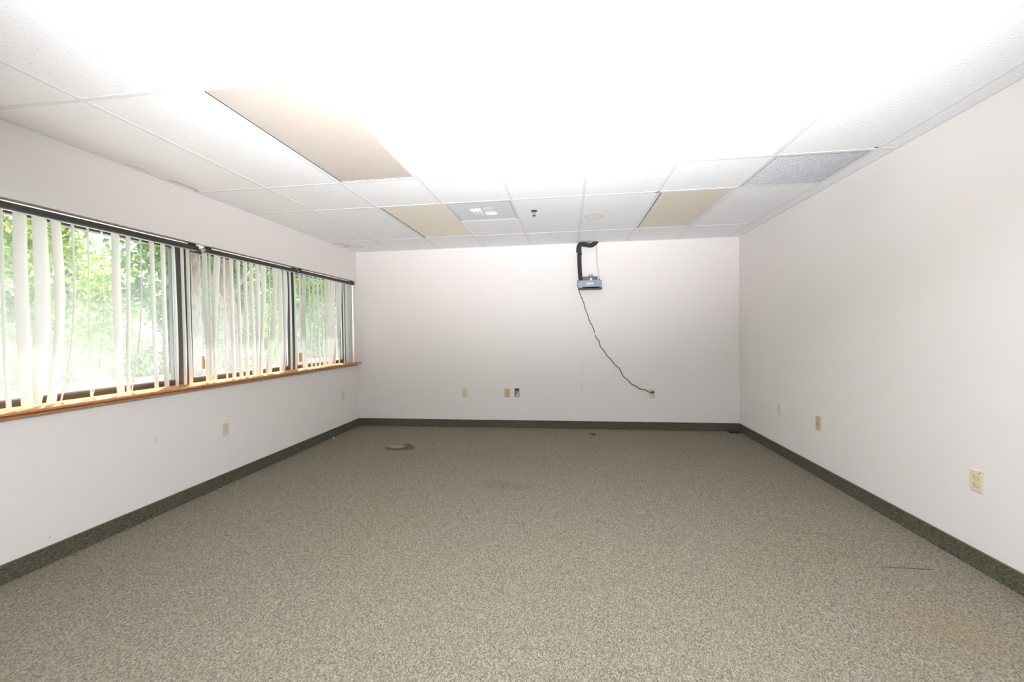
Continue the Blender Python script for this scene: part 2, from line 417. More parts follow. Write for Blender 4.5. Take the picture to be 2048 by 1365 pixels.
ceiling_light(1, 1, M['lens'], 'unlit tan ceiling light between the sprinkler side and the right wall, far end')

# supply air diffuser
t = thing('air_diffuser', 'square grey supply air diffuser with slotted centre beside the cream light', 'air vent', ((colk(4) + colk(5)) / 2, ROWS[1] + T / 2, H))
w = T / 2 - .014
bm = bmesh.new(); box(bm, -w, w, -w, w, .002, .008); bevel(bm, .0015, 1); obj('face_plate', bm, M['perf'], t)
bm = bmesh.new()
for a in ((-w, -w + .014, -w, w), (w - .014, w, -w, w), (-w + .014, w - .014, -w, -w + .014), (-w + .014, w - .014, w - .014, w)): box(bm, *a, -.0005, .003)
obj('rim', bm, M['dust'], t)
q = .125
for qx, qy, hor in ((-1, -1, 1), (1, -1, 0), (1, 1, 1), (-1, 1, 0)):
    bm = bmesh.new(); s = q * .80
    for i in range(3):
        o_ = -s / 2 + s * (i + .5) / 3
        if hor: box(bm, -s / 2, s / 2, o_ - .0045, o_ + .0045, -.003, .003)
        else: box(bm, o_ - .0045, o_ + .0045, -s / 2, s / 2, -.004, .003)
    obj('louvre_block', bm, M['fixture'], t, (qx * q / 2, qy * q / 2, 0))
bm = bmesh.new(); box(bm, -w, w, -w, w, .02, .16); obj('plenum_box', bm, M['galv'], t)

# return air grille: an egg-crate of thin blades over a dark plenum
t = thing('return_grille', 'grey egg-crate return air grille in the ceiling near the right wall', 'air vent', ((colk(0) + colk(1)) / 2, (ROWS[2] + ROWS[1]) / 2, H))
w = T / 2 - .014; hy = (ROWS[1] - ROWS[2]) / 2 - .014
bm = bmesh.new(); n = 30
for i in range(n + 1):
    x = -w + 2 * w * i / n; box(bm, x - .0022, x + .0022, -hy, hy, .001, .013)
    y = -hy + 2 * hy * i / n; box(bm, -w, w, y - .0022, y + .0022, .001, .013)
obj('egg_crate_core', bm, M['dust'], t)
bm = bmesh.new(); box(bm, -w, w, -hy, hy, .030, .034); obj('plenum_back', bm, M['galv'], t)
bm = bmesh.new(); r = .012
for a in ((-w - .002, -w + r, -hy, hy), (w - r, w + .002, -hy, hy), (-w + r, w - r, -hy, -hy + r), (-w + r, w - r, hy - r, hy)): box(bm, *a, -.0005, .002)
obj('rim', bm, M['dust'], t)

# sprinkler head
t = thing('sprinkler_head', 'small pendent fire sprinkler head hanging from a white ceiling tile', 'sprinkler', (-.300, 3.965, H))
bm = bmesh.new(); lathe(bm, [(.031, -.001), (.031, -.004), (.022, -.010), (.010, -.011)]); obj('escutcheon', bm, M['housing'], t)
bm = bmesh.new(); lathe(bm, [(.009, -.010), (.009, -.020), (.006, -.022)], 12)
tube(bm, [(-.009, 0, -.018), (-.013, 0, -.030), (-.004, 0, -.043)], .0025, 6); tube(bm, [(.009, 0, -.018), (.013, 0, -.030), (.004, 0, -.043)], .0025, 6)
obj('frame_arms', bm, M['chrome'], t)
bm = bmesh.new(); lathe(bm, [(.002, -.022), (.002, -.042)], 8); obj('bulb', bm, M['black'], t)
bm = bmesh.new(); lathe(bm, [(.004, -.042), (.016, -.044), (.016, -.047), (.003, -.048)], 16); obj('deflector', bm, M['housing'], t)

# ------------------------------------------------------------------ windows
GX = -3.090                                                        # plane of the glass
units = [(WY0, 3.020, 1.78, 2.950), (3.020, 4.360, 3.088, 4.290), (4.360, D, 4.432, 5.420)]
txt = ['large dark-framed window pane nearest the viewer, leafy trees beyond', 'middle dark-framed window with a brown tree trunk beyond', 'dark-framed window beside the far corner of the room']
for i, (ya, yb, ga, gb) in enumerate(units):
    w = thing('window_%d' % (i + 1), txt[i], 'window', (GX, (ya + yb) / 2, WZ0)); w['kind'] = 'structure'
    oy, oz = (ya + yb) / 2, WZ0
    def fr(name, parts, mat=M['bronze'], bv=.002):
        bm = bmesh.new()
        for p in parts:
            b2 = bmesh.new(); box(b2, *p); bevel(b2, bv, 1)
            me = bpy.data.meshes.new('tmp'); b2.to_mesh(me); b2.free(); bm.from_mesh(me); bpy.data.meshes.remove(me)
        bmesh.ops.translate(bm, verts=bm.verts[:], vec=(-GX, -oy, -oz)); return obj(name, bm, mat, w)
    gz0, gz1 = .922, 1.955
    fr('outer_frame', [(GX - .055, GX + .020, ya + .002, ga - .022, WZ0 + .005, WZ1 - .001), (GX - .055, GX + .020, gb + .022, yb - .002, WZ0 + .005, WZ1 - .001),
                 (GX - .055, GX + .020, ga - .022, gb + .022, WZ0 + .005, gz0 - .018), (GX - .055, GX + .020, ga - .022, gb + .022, gz1 + .018, WZ1 - .001)])
    fr('sash', [(GX - .02, GX + .034, ga - .022, ga, gz0 - .018, gz1 + .018), (GX - .02, GX + .034, gb, gb + .022, gz0 - .018, gz1 + .018),
                 (GX - .02, GX + .034, ga, gb, gz0 - .018, gz0), (GX - .02, GX + .034, ga, gb, gz1, gz1 + .018)])
    fr('glazing_bead', [(GX + .012, GX + .026, ga, ga + .008, gz0, gz1), (GX + .012, GX + .026, gb - .008, gb, gz0, gz1), (GX + .010, GX + .026, ga, gb, gz0, gz0 + .008)], M['galv'], .001)
    bm = bmesh.new(); box(bm, GX - .003, GX + .003, ga, gb, gz0, gz1); g = obj('glass', bm, M['glass'])
    g.parent = w; g.matrix_parent_inverse = Matrix.Translation((-GX, -oy, -oz))
    
# oak sill boards
bm = bmesh.new(); prism(bm, [(GX + .02, .8655), (L + .044, .8655), (L + .050, .869), (L + .050, .879), (L + .044, .8825), (GX + .02, .8825)], WY0 - .06, 2.940)
for v in bm.verts:
    if v.co.y > 2.9: v.co.y += .06 * max(0, (L + .05 - v.co.x)) / .16 - .0
    if v.co.y < WY0 and v.co.x < L + .001: v.co.y = WY0 + .001
sill1 = struct(obj('trim_1', bm, M['oak']), 'orange-brown varnished wooden sill board under the nearest window', 'window sill')
bm = bmesh.new(); box(bm, L, L + .020, WY0 - .05, 2.955, .841, .8654); bevel(bm, .002, 1); obj('apron', bm, M['oak'], sill1)
bm = bmesh.new(); prism(bm, [(GX + .02, .8655), (L + .044, .8655), (L + .050, .869), (L + .050, .879), (L + .044, .8825), (GX + .02, .8825)], 2.9445, D - .001)
for v in bm.verts:
    if v.co.y < 3: v.co.y += .06 * max(0, (L + .05 - v.co.x)) / .16
sill2 = struct(obj('trim_2', bm, M['oak']), 'orange-brown varnished wooden sill board running to the far corner', 'window sill')
bm = bmesh.new(); box(bm, L, L + .020, 2.957, D - .06, .841, .8654); bevel(bm, .002, 1); obj('apron', bm, M['oak'], sill2)

# slat stations from the headrail to the foot: (y, angle to the wall in degrees, z)
SLATS = {
    1: [
        [(1.855, 48, 1.945), (1.851, 48, 1.491), (1.853, 45, 1.151), (1.859, 45, 0.89)],
        [(1.932, 22, 1.956), (1.928, 20, 1.498), (1.933, 22, 1.146), (1.939, 23, 0.884)],
        [(2.017, 15, 1.952), (2.021, 12, 1.506), (2.0, 10, 1.142), (1.981, 36, 0.908)],
        [(2.094, 25, 1.95), (2.105, 27, 1.513), (2.078, 28, 1.137), (2.044, 28, 0.897)],
        [(2.178, 44, 1.945), (2.175, 48, 1.519), (2.138, 48, 1.133), (2.089, 50, 0.907)],
        [(2.259, 47, 1.947), (2.255, 49, 1.526), (2.249, 49, 1.125), (2.248, 48, 0.898)],
        [(2.339, 55, 1.948), (2.34, 50, 1.533), (2.302, 49, 1.122), (2.252, 56, 0.9)],
        [(2.42, 23, 1.944), (2.418, 20, 1.54), (2.42, 21, 1.214), (2.425, 25, 0.888)],
        [(2.502, 34, 1.943), (2.492, 36, 1.547), (2.481, 35, 1.212), (2.474, 36, 0.891)],
        [(2.584, 44, 1.941), (2.58, 45, 1.554), (2.551, 42, 1.21), (2.493, 45, 0.895)],
        [(2.663, 29, 1.94), (2.665, 32, 1.562), (2.666, 30, 1.206), (2.671, 32, 0.885)],
        [(2.748, 28, 1.939), (2.745, 29, 1.569), (2.748, 27, 1.204), (2.749, 28, 0.885)],
        [(2.83, 34, 1.934), (2.834, 32, 1.576), (2.835, 31, 1.201), (2.832, 33, 0.886)],
        [(2.902, 32, 1.933), (2.903, 33, 1.582), (2.906, 31, 1.199), (2.902, 32, 0.885)],
        [(2.952, 29, 1.934), (2.949, 31, 1.586), (2.95, 29, 1.198), (2.953, 29, 0.886)],
    ],
    2: [
        [(3.108, 22, 1.952), (3.101, 21, 1.604), (3.114, 21, 1.234), (3.111, 22, 0.888)],
        [(3.157, 34, 1.957), (3.15, 34, 1.608), (3.143, 34, 1.234), (3.147, 34, 0.884)],
        [(3.235, 12, 1.959), (3.204, 12, 1.613), (3.183, 25, 1.233), (3.182, 25, 0.884)],
        [(3.303, 30, 1.959), (3.3, 33, 1.621), (3.305, 31, 1.231), (3.306, 32, 0.887)],
        [(3.382, 22, 1.955), (3.381, 23, 1.628), (3.384, 22, 1.23), (3.386, 22, 0.887)],
        [(3.462, 21, 1.956), (3.462, 25, 1.635), (3.463, 22, 1.228), (3.468, 20, 0.892)],
        [(3.543, 17, 1.955), (3.54, 21, 1.642), (3.541, 15, 1.227), (3.542, 18, 0.893)],
        [(3.621, 17, 1.955), (3.617, 17, 1.649), (3.624, 15, 1.225), (3.626, 19, 0.889)],
        [(3.697, 11, 1.953), (3.697, 14, 1.656), (3.69, 16, 1.224), (3.674, 17, 0.889)],
        [(3.779, 2, 1.956), (3.774, 10, 1.663), (3.738, 16, 1.223), (3.714, 17, 0.895)],
        [(3.859, 31, 1.954), (3.861, 29, 1.671), (3.824, 29, 1.222), (3.782, 32, 0.898)],
        [(3.944, 7, 1.952), (3.936, 9, 1.677), (3.883, 3, 1.221), (3.824, 6, 0.899)],
        [(4.017, 11, 1.953), (4.017, 9, 1.684), (4.016, 9, 1.218), (4.012, 9, 0.902)],
        [(4.096, 11, 1.949), (4.101, 10, 1.692), (4.078, 16, 1.165), (4.043, 21, 0.899)],
        [(4.173, 23, 1.949), (4.178, 23, 1.645), (4.175, 23, 1.216), (4.171, 23, 0.893)],
        [(4.252, 22, 1.949), (4.253, 22, 1.651), (4.25, 22, 1.214), (4.247, 22, 0.897)],
    ],
    3: [
        [(4.349, 26, 1.952), (4.351, 26, 1.658), (4.353, 26, 1.212), (4.37, 27, 0.898)],
        [(4.427, 10, 1.952), (4.397, 5, 1.549), (4.405, 7, 1.212), (4.423, 8, 0.905)],
        [(4.511, 23, 1.952), (4.514, 23, 1.671), (4.521, 23, 1.21), (4.531, 21, 0.896)],
        [(4.595, 21, 1.951), (4.595, 21, 1.56), (4.601, 20, 1.208), (4.609, 20, 0.896)],
        [(4.679, 17, 1.95), (4.677, 18, 1.564), (4.684, 18, 1.207), (4.695, 16, 0.895)],
        [(4.754, 21, 1.948), (4.762, 19, 1.569), (4.767, 17, 1.205), (4.773, 19, 0.895)],
        [(4.84, 16, 1.953), (4.834, 17, 1.572), (4.828, 15, 1.204), (4.824, 13, 0.897)],
        [(4.918, 3, 1.95), (4.911, 0, 1.576), (4.91, -2, 1.203), (4.907, 0, 0.903)],
        [(5.016, -1, 1.949), (5.001, -1, 1.581), (5.004, 3, 1.201), (4.998, 7, 0.903)],
        [(5.088, 20, 1.945), (5.092, 20, 1.586), (5.106, 20, 1.199), (5.125, 20, 0.906)],
        [(5.166, -10, 1.948), (5.146, -5, 1.589), (5.1, -7, 1.264), (4.987, -1, 0.91)],
        [(5.252, 20, 1.945), (5.257, 19, 1.595), (5.254, 19, 1.197), (5.255, 19, 0.904)],
        [(5.33, 11, 1.947), (5.329, 12, 1.599), (5.337, 10, 1.195), (5.348, 12, 0.911)],
        [(5.412, 13, 1.95), (5.416, 14, 1.603), (5.423, 14, 1.194), (5.431, 14, 0.912)],
        [(5.488, 10, 1.951), (5.49, 11, 1.607), (5.487, 11, 1.192), (5.493, 13, 0.915)],
        [(5.551, 11, 1.952), (5.554, 14, 1.61), (5.549, 15, 1.191), (5.557, 16, 0.918)],
    ],
}

XB = -2.945
def slat_mesh(st):
    """st: stations (y, angle, z) from top to foot; a bowed, gently cupped vinyl strip"""
    st = [(y, a, z) for y, a, z in st]
    st = [(5.3 + (y - 5.3) * .62 if y > 5.3 else y, a, z) for y, a, z in st]
    zt, zb = 1.944, .8905
    pts = smooth_path([(y, math.radians(a) * 1.0, z) for y, a, z in st], 5)
    z0, z1 = pts[0].z, pts[-1].z
    bm = bmesh.new(); rows = []; W = .089; n = 6
    y00 = st[0][0]
    for p in pts:
        z = zt + (p.z - z0) * (zb - zt) / (z1 - z0)
        dy, dx = math.cos(p.y), -math.sin(p.y); nx, ny = dy, -dx
        row = []
        for i in range(n + 1):
            s = (i / n - .5) * W; c = .0045 * (1 - (2 * i / n - 1) ** 2)
            row.append(bm.verts.new((dx * s + nx * c, p.x + dy * s + ny * c - y00, z)))
        rows.append(row)
    for r0, r1 in zip(rows, rows[1:]):
        for i in range(n):
            f = bm.faces.new((r0[i], r0[i + 1], r1[i + 1], r1[i])); f.smooth = True
    return bm, y00, math.radians(st[0][1])

blinds = [(1.735, 3.032, SLATS[1], 'vertical blind nearest the viewer with wide-spaced twisted white slats'),
          (3.098, 4.283, SLATS[2], 'vertical blind over the middle window with glowing white slats'),
          (4.300, D - .004, SLATS[3], 'vertical blind in the far corner with narrow closely seen slats')]
for bi, (ya, yb, sl, lab) in enumerate(blinds):
    t = thing('vertical_blind', lab, 'window blind', (XB, ya, 1.95), 0, 'white vertical blinds')
    org = Vector((XB, ya, 1.95))
    bm = bmesh.new(); prof = [(-.022, .001), (.018, .001), (.022, .004), (.022, .032), (.018, .035), (-.022, .035)]
    prism(bm, prof, 0, yb - ya); hr = obj('headrail', bm, M['rail'], t)
    bm = bmesh.new(); box(bm, -.010, .010, .01, yb - ya - .01, -.004, .001); obj('track', bm, M['galv'], hr)
    # ceiling brackets hold the rail at its ends
    for ye in (.035, yb - ya - .045):
        bm = bmesh.new(); prism(bm, [(-.012, .034), (.024, .034), (.026, .040), (.014, .048), (-.012, .048)], ye - .02, ye + .02); bevel(bm, .002, 1)
        obj('bracket', bm, M['rail'], t)
    for si, st in enumerate(sl):
        bm, y00, a0 = slat_mesh(st)
        o = obj('slat', bm, M['pvc'], t, (0, y00 - ya, -1.95), fix=False)
        bm = bmesh.new()
        tube(bm, [(0, 0, 1.953), (0, 0, 1.938)], .0022, 6)
        b2 = [(-.011, 1.945), (.011, 1.945), (.011, 1.939), (.004, 1.938), (.003, 1.926), (-.003, 1.926), (-.004, 1.938), (-.011, 1.939)]
        prism(bm, b2, -.0015 + .0035, .0015 + .0035)
        bmesh.ops.rotate(bm, verts=bm.verts[:], cent=(0, 0, 0), matrix=Matrix.Rotation(a0 + math.pi / 2, 3, 'Z'))
        obj('carrier_clip', bm, M['clip'], o)
    if bi:
        bm = bmesh.new(); box(bm, -.014, .014, -.013, -.001, .004, .030); bevel(bm, .003, 1); lathe(bm, [(.008, 0), (.008, .02)], 12, (.018, -.007, .006)); obj('cord_pulley', bm, M['galv'], t)
    ty = {1: 3.066, 2: 4.318}.get(bi)
    if ty:
        zt = -.845 if bi == 1 else -.875
        pc = obj('pull_cord', (lambda b: (tube(b, smooth_path([(0.004, ty - ya - .004 if bi == 2 else ty - ya + .02, 0), (.008, ty - ya + .012, -.25), (.004, ty - ya + .008, -.6), (.004, ty - ya, zt)], 4), .0022, 6), tube(b, smooth_path([(-.008, ty - ya + .028, 0), (-.006, ty - ya + .026, -.4), (-.002, ty - ya + .012, -.75), (.0, ty - ya + .002, zt)], 4), .0022, 6), b)[-1])(bmesh.new()), M['cord'], t)
        bm = bmesh.new(); r = .011 if bi == 1 else .015
        lathe(bm, [(r * .7, zt), (r, zt - .006), (r, zt - .100), (r * .8, zt - .106)], 16, (.003, ty - ya, 0)); obj('cord_weight', bm, M['tassel'], pc)

# ------------------------------------------------------------------ cover plates
def rounded(w, h, r, n=5):
    out = []
    for cx, cz, a0 in ((w - r, h - r, 0), (-w + r, h - r, 90), (-w + r, -h + r, 180), (w - r, -h + r, 270)):
        for i in range(n + 1):
            a = math.radians(a0 + 90 * i / n); out.append((cx + r * math.cos(a), cz + r * math.sin(a)))
    return out
def plate_mesh():
    bm = bmesh.new(); lo = rounded(.035, .057, .004, 3); hi = rounded(.0315, .0535, .003, 3)
    a = [bm.verts.new((x, 0, z)) for x, z in lo]; b = [bm.verts.new((x, -.0025, z)) for x, z in lo]; c = [bm.verts.new((x, -.0058, z)) for x, z in hi]
    n = len(lo)
    for p, q_ in ((a, b), (b, c)):
        for i in range(n): bm.faces.new((p[i], p[(i + 1) % n], q_[(i + 1) % n], q_[i]))
    bm.faces.new(c); bm.faces.new(a[::-1]); return bm
def screw(t, z, mat):
    bm = bmesh.new(); lathe(bm, [(.0035, 0), (.0035, .0012), (.002, .0018)], 12)
    bmesh.ops.rotate(bm, verts=bm.verts[:], cent=(0, 0, 0), matrix=Matrix.Rotation(math.pi / 2, 3, 'X'))
    s = obj('screw', bm, mat, t, (0, -.0056, z))
def duplex(loc, rotz, label, plugged=False, cracked=False):
    t = thing('power_outlet', label, 'power outlet', loc, rotz, 'ivory power outlets')
    obj('cover_plate', plate_mesh(), M['ivory'], t)
    for s in (1, -1):
        bm = bmesh.new(); pts = []
        for i in range(24):
            a = 2 * math.pi * i / 24; pts.append((.0172 * math.cos(a), max(-.0142, min(.0142, .0172 * math.sin(a)))))
        prism(bm, pts, -.0082, -.005); rc = obj('receptacle', bm, M['ivory'], t, (0, 0, s * .0195))
        bm = bmesh.new(); box(bm, -.0080, -.0055, -.0085, -.0075, -.001, .0078); box(bm, .0055, .0080, -.0085, -.0075, .0, .0070)
        pts = [(.0026 * math.cos(2 * math.pi * i / 12), -.0068 + .0026 * math.sin(2 * math.pi * i / 12)) for i in range(12)]
        prism(bm, pts, -.0085, -.0075); obj('slots', bm, M['slot'], rc)
        bm = bmesh.new(); pts = [(x * 1.06, z * 1.06) for x, z in [(.0172 * math.cos(2 * math.pi * i / 24), max(-.0142, min(.0142, .0172 * math.sin(2 * math.pi * i / 24)))) for i in range(24)]]
        prism(bm, pts, -.0060, -.0055); obj('shadow_gap', bm, M['tan'], rc)
    screw(t, 0, M['ivory'])
    if cracked:
        bm = bmesh.new(); tube(bm, [(.030, -.0059, .052), (.020, -.0060, .043), (.012, -.0060, .036)], .0007, 5); obj('crack', bm, M['slot'], t)
    return t
A90 = math.pi / 2
duplex((L, 3.216, .473), A90, 'ivory power outlet on the window wall, nearer of the two below the sill')
duplex((L, 5.098, .479), A90, 'ivory power outlet on the window wall, close to the far corner')
duplex((-1.381, D, .465), 0, 'ivory power outlet alone on the left half of the far wall')
duplex((1.054, D, .467), 0, 'ivory power outlet on the far wall with the black plug in it')
duplex((R, 4.529, .455), -A90, 'ivory power outlet on the right wall, nearest the far corner')
duplex((R, 2.470, .456), -A90, 'cracked ivory power outlet on the right wall, nearest the viewer', cracked=True)
# two aged tan data plates
t = thing('cable_plate', 'tan cover plate with two dark screw holes beside the open wall box', 'wall plate', (-.804, D, .463))
obj('cover_plate', plate_mesh(), M['tan'], t)
for z in (.022, -.013):
    bm = bmesh.new(); lathe(bm, [(.0045, 0), (.0045, .0015), (.002, .002)], 12); bmesh.ops.rotate(bm, verts=bm.verts[:], cent=(0, 0, 0), matrix=Matrix.Rotation(math.pi / 2, 3, 'X')); obj('screw', bm, M['slot'], t, (.001, -.0056, z))
t = thing('data_plate', 'aged tan data jack plate in the middle of the right wall plates', 'wall plate', (R, 3.861, .459), -A90)
obj('cover_plate', plate_mesh(), M['tan'], t)
bm = bmesh.new(); b2 = [(-.012, -.022), (.012, -.022), (.012, .022), (-.012, .022)]; prism(bm, b2, -.009, -.005); bevel(bm, .001, 1); j = obj('jack_insert', bm, M['tan'], t)
bm = bmesh.new(); box(bm, -.006, -.002, -.0096, -.0088, -.006, .008); box(bm, -.006, .006, -.0096, -.0088, -.014, -.009); obj('jack_opening', bm, M['slot'], j)
for z in (.030, -.030): screw(t, z, M['slot'])

# open electrical box in the far wall
t = thing('junction_box', 'open wall box with grey cable ends and no cover beside the tan plate', 'wall box', ((hx0 + hx1) / 2, D, (hz0 + hz1) / 2))
w, h = (hx1 - hx0) / 2, (hz1 - hz0) / 2
bm = bmesh.new()
for a in ((-w + .001, -w + .003, .001, .062, -h + .001, h - .001), (w - .003, w - .001, .001, .062, -h + .001, h - .001), (-w + .001, w - .001, .001, .062, -h + .001, -h + .003), (-w + .001, w - .001, .001, .062, h - .003, h - .001), (-w + .001, w - .001, .060, .062, -h + .001, h - .001)): box(bm, *a)
obj('box_shell', bm, M['galv'], t)
wr = random.Random(3)
for i, (c, r) in enumerate((('wire', .006), ('paper', .005), ('galv', .005), ('wire', .004), ('black', .004))):
    bm = bmesh.new(); p = [(wr.uniform(-.02, .02), .05, wr.uniform(-.01, .045)), (wr.uniform(-.02, .02), .02, wr.uniform(-.02, .04)), (wr.uniform(-.02, .02), .012, wr.uniform(-.035, 0)), (wr.uniform(-.018, .018), .010, wr.uniform(-.045, -.03))]
    tube(bm, smooth_path(p, 5), r, 8); obj('cable', bm, M[c], t)
bm = bmesh.new(); prism(bm, [(-.027, -.052), (.022, -.050), (.012, -.028), (-.012, -.030)], .006, .009); obj('torn_paper', bm, M['paper'], t)

# ------------------------------------------------------------------ condensate pump on the far wall
t = thing('condensate_pump', 'small black and blue-grey pump box mounted high on the far wall', 'pump', (.285, D, 1.80))
bm = bmesh.new(); prism(bm, [(-.142, .012), (-.142, .106), (.145, .106), (.147, .020), (.120, .012), (.105, .026), (-.085, .026), (-.105, .012)], -.130, -.126)
bm2 = None
fp = obj('tank_cover', bm, M['tankmat'], t)
bm = bmesh.new(); box(bm, -.141, .146, -.1255, -.004, .018, .103); bevel(bm, .004, 2); obj('tank', bm, M['housing'], t)
bm = bmesh.new(); box(bm, -.146, .150, -.124, -.002, -.004, .010); bevel(bm, .003, 2); obj('base_tray', bm, M['black'], t)
bm = bmesh.new(); prism(bm, [(-.096, .104), (-.092, .150), (-.086, .156), (.090, .156), (.096, .150), (.098, .104)], -.115, -.020); bevel(bm, .003, 1); obj('motor_housing', bm, M['housing'], t)
bm = bmesh.new(); lathe(bm, [(.024, .1555), (.024, .178), (.028, .180), (.028, .188), (.020, .190)], 20, (.014, -.075, 0)); obj('motor_cap', bm, M['dust'], t)
bm = bmesh.new(); pts = [(.012 + .016 * math.cos(math.radians(a)), .106 + .032 * math.sin(math.radians(a))) for a in range(0, 181, 15)]; prism(bm, pts, -.122, -.116); obj('dial', bm, M['galv'], t)
lb = obj('rating_label', (lambda b: (prism(b, [(-.042, .056), (.042, .056), (.042, .076), (-.042, .076)], -.1308, -.1301), b)[-1])(bmesh.new()), M['paper'], t)
bm = bmesh.new()
for i in range(7): x = -.030 + i * .009; box(bm, x, x + .006, -.1312, -.1309, .062, .070)
obj('print', bm, M['greyprint'], lb)
bm = bmesh.new(); box(bm, .112, .126, -.075, -.055, .102, .128); bevel(bm, .003, 1); obj('tube_fitting', bm, M['black'], t)

# insulated pipe from the ceiling down to the pump
t = thing('insulated_pipe', 'black foam-wrapped pipe bending from the ceiling down to the wall pump', 'pipe', (.16, 5.46, 2.36))
o3 = Vector((.16, 5.46, 2.36))
P = [(.392, 5.47, 2.405), (.360, 5.468, 2.385), (.322, 5.466, 2.362), (.285, 5.465, 2.358), (.240, 5.465, 2.368), (.195, 5.465, 2.376), (.165, 5.465, 2.366), (.153, 5.465, 2.335), (.152, 5.465, 2.29), (.155, 5.465, 2.25)]
bm = bmesh.new(); pp = smooth_path([Vector(p) - o3 for p in P], 5); n = len(pp)
tube(bm, pp, [.016 + .012 * min(1, i / 8) + .008 * max(0, (i - n * .55) / (n * .45)) + .001 * math.sin(i * 1.9) for i in range(n)], 18)
for v in bm.verts:                                                  # the torn, slanted foot of the upper sleeve
    if v.co.z < 2.262 - 2.36: v.co.z += (-.012 if v.co.x > -.005 else .030)
obj('upper_sleeve', bm, M['foam'], t)
bm = bmesh.new(); pp = smooth_path([Vector(p) - o3 for p in [(.158, 5.470, 2.272), (.158, 5.468, 2.15), (.163, 5.460, 2.02), (.170, 5.452, 1.908)]], 6)
tube(bm, pp, .0265, 18); obj('lower_sleeve', bm, M['foam'], t)
bm = bmesh.new(); tube(bm, [Vector(p) - o3 for p in ((.140, 5.458, 2.30), (.139, 5.452, 2.262))], .006, 8); obj('copper_line', bm, M['paper'], t)

t = thing('drain_tube', 'thin clear tube hanging beside the black foam pipe', 'tube', (.38, 5.485, 2.16))
o3 = Vector((.38, 5.485, 2.16))
bm = bmesh.new(); tube(bm, smooth_path([Vector(p) - o3 for p in [(.376, 5.486, 2.405), (.375, 5.486, 2.30), (.379, 5.485, 2.16), (.392, 5.478, 2.05), (.402, 5.462, 1.96), (.404, 5.452, 1.925)]], 5), .0055, 8)
obj('hose', bm, M['tube'], t)

# power cord
cp = [(.139, 5.500, 1.925), (.130, 5.503, 1.87), (.142, 5.506, 1.821), (.174, 5.506, 1.718), (.212, 5.506, 1.621), (.225, 5.506, 1.559), (.261, 5.506, 1.468), (.277, 5.506, 1.4), (.315, 5.506, 1.331), (.342, 5.506, 1.252), (.347, 5.506, 1.212), (.364, 5.506, 1.178), (.397, 5.506, 1.138), (.413, 5.506, 1.07), (.456, 5.506, 1.014), (.489, 5.506, .957), (.549, 5.506, .895), (.592, 5.506, .833), (.652, 5.506, .782), (.695, 5.506, .686), (.755, 5.506, .636), (.798, 5.506, .585), (.847, 5.506, .563), (.906, 5.506, .522), (.96, 5.506, .516), (1.010, 5.500, .486), (1.035, 5.480, .484), (1.052, 5.478, .487)]
t = thing('power_lead', 'thin black power cord wandering down the far wall to an outlet', 'cord', (.35, 5.506, 1.23))
o3 = Vector((.35, 5.506, 1.23))
bm = bmesh.new(); tube(bm, smooth_path([Vector(p) - o3 for p in cp], 5), .0042, 8); cbl = obj('cable', bm, M['black'], t)
bm = bmesh.new(); tube(bm, [Vector(p) - o3 for p in ((.342, 5.505, 1.250), (.345, 5.505, 1.23), (.348, 5.505, 1.210))], .0062, 8); obj('white_tape', bm, M['paper'], t)
bm = bmesh.new(); lathe(bm, [(.010, 0), (.014, .004), (.014, .018), (.009, .028), (.006, .030)], 16); bmesh.ops.rotate(bm, verts=bm.verts[:], cent=(0, 0, 0), matrix=Matrix.Rotation(math.pi / 2, 3, 'X'))
obj('plug', bm, M['black'], t, Vector((1.054, 5.507, .4865)) - o3)

# ------------------------------------------------------------------ small things on the carpet
t = thing('power_adapter', 'small black adapter block lying on the carpet in the far right corner', 'adapter', (2.000, 5.425, 0), math.radians(-12))
bm = bmesh.new(); box(bm, -.058, .046, -.030, .030, 0.001, .036); bevel(bm, .006, 2); obj('body', bm, M['black'], t)
bm = bmesh.new(); tube(bm, smooth_path([(.044, .0, .016), (.060, -.010, .010), (.066, -.028, .004)], 4), .003, 8); obj('lead', bm, M['black'], t)
bm = bmesh.new(); prism(bm, [(-.036, .001), (-.014, .014), (.014, .013), (.034, .006), (.014, .001)], -.030, .026)
bmesh.ops.rotate(bm, verts=bm.verts[:], cent=(0, 0, 0), matrix=Matrix.Rotation(.5, 3, 'Z'))
tag(obj('plastic_scrap', bm, M['housing'], None, (.288, 5.225, 0)), 'small dark scrap lying on the carpet below the hanging cord', 'scrap')
bm = bmesh.new()
prism(bm, [(-.012, .001), (-.004, .009), (.006, .006), (.012, .001)], -.010, .008)
tag(obj('paper_scrap', bm, M['paper'], None, (L + .04, 4.80, 0)), 'tiny white paper crumb on the carpet at the window wall', 'scrap')

# ================================================================== OUTDOORS
bm = bmesh.new(); box(bm, -45, L - WT - .001, -25, 45, .25, .45)
struct(obj('ground', bm, M['ground']), 'pale sunlit ground outside the windows', 'ground')

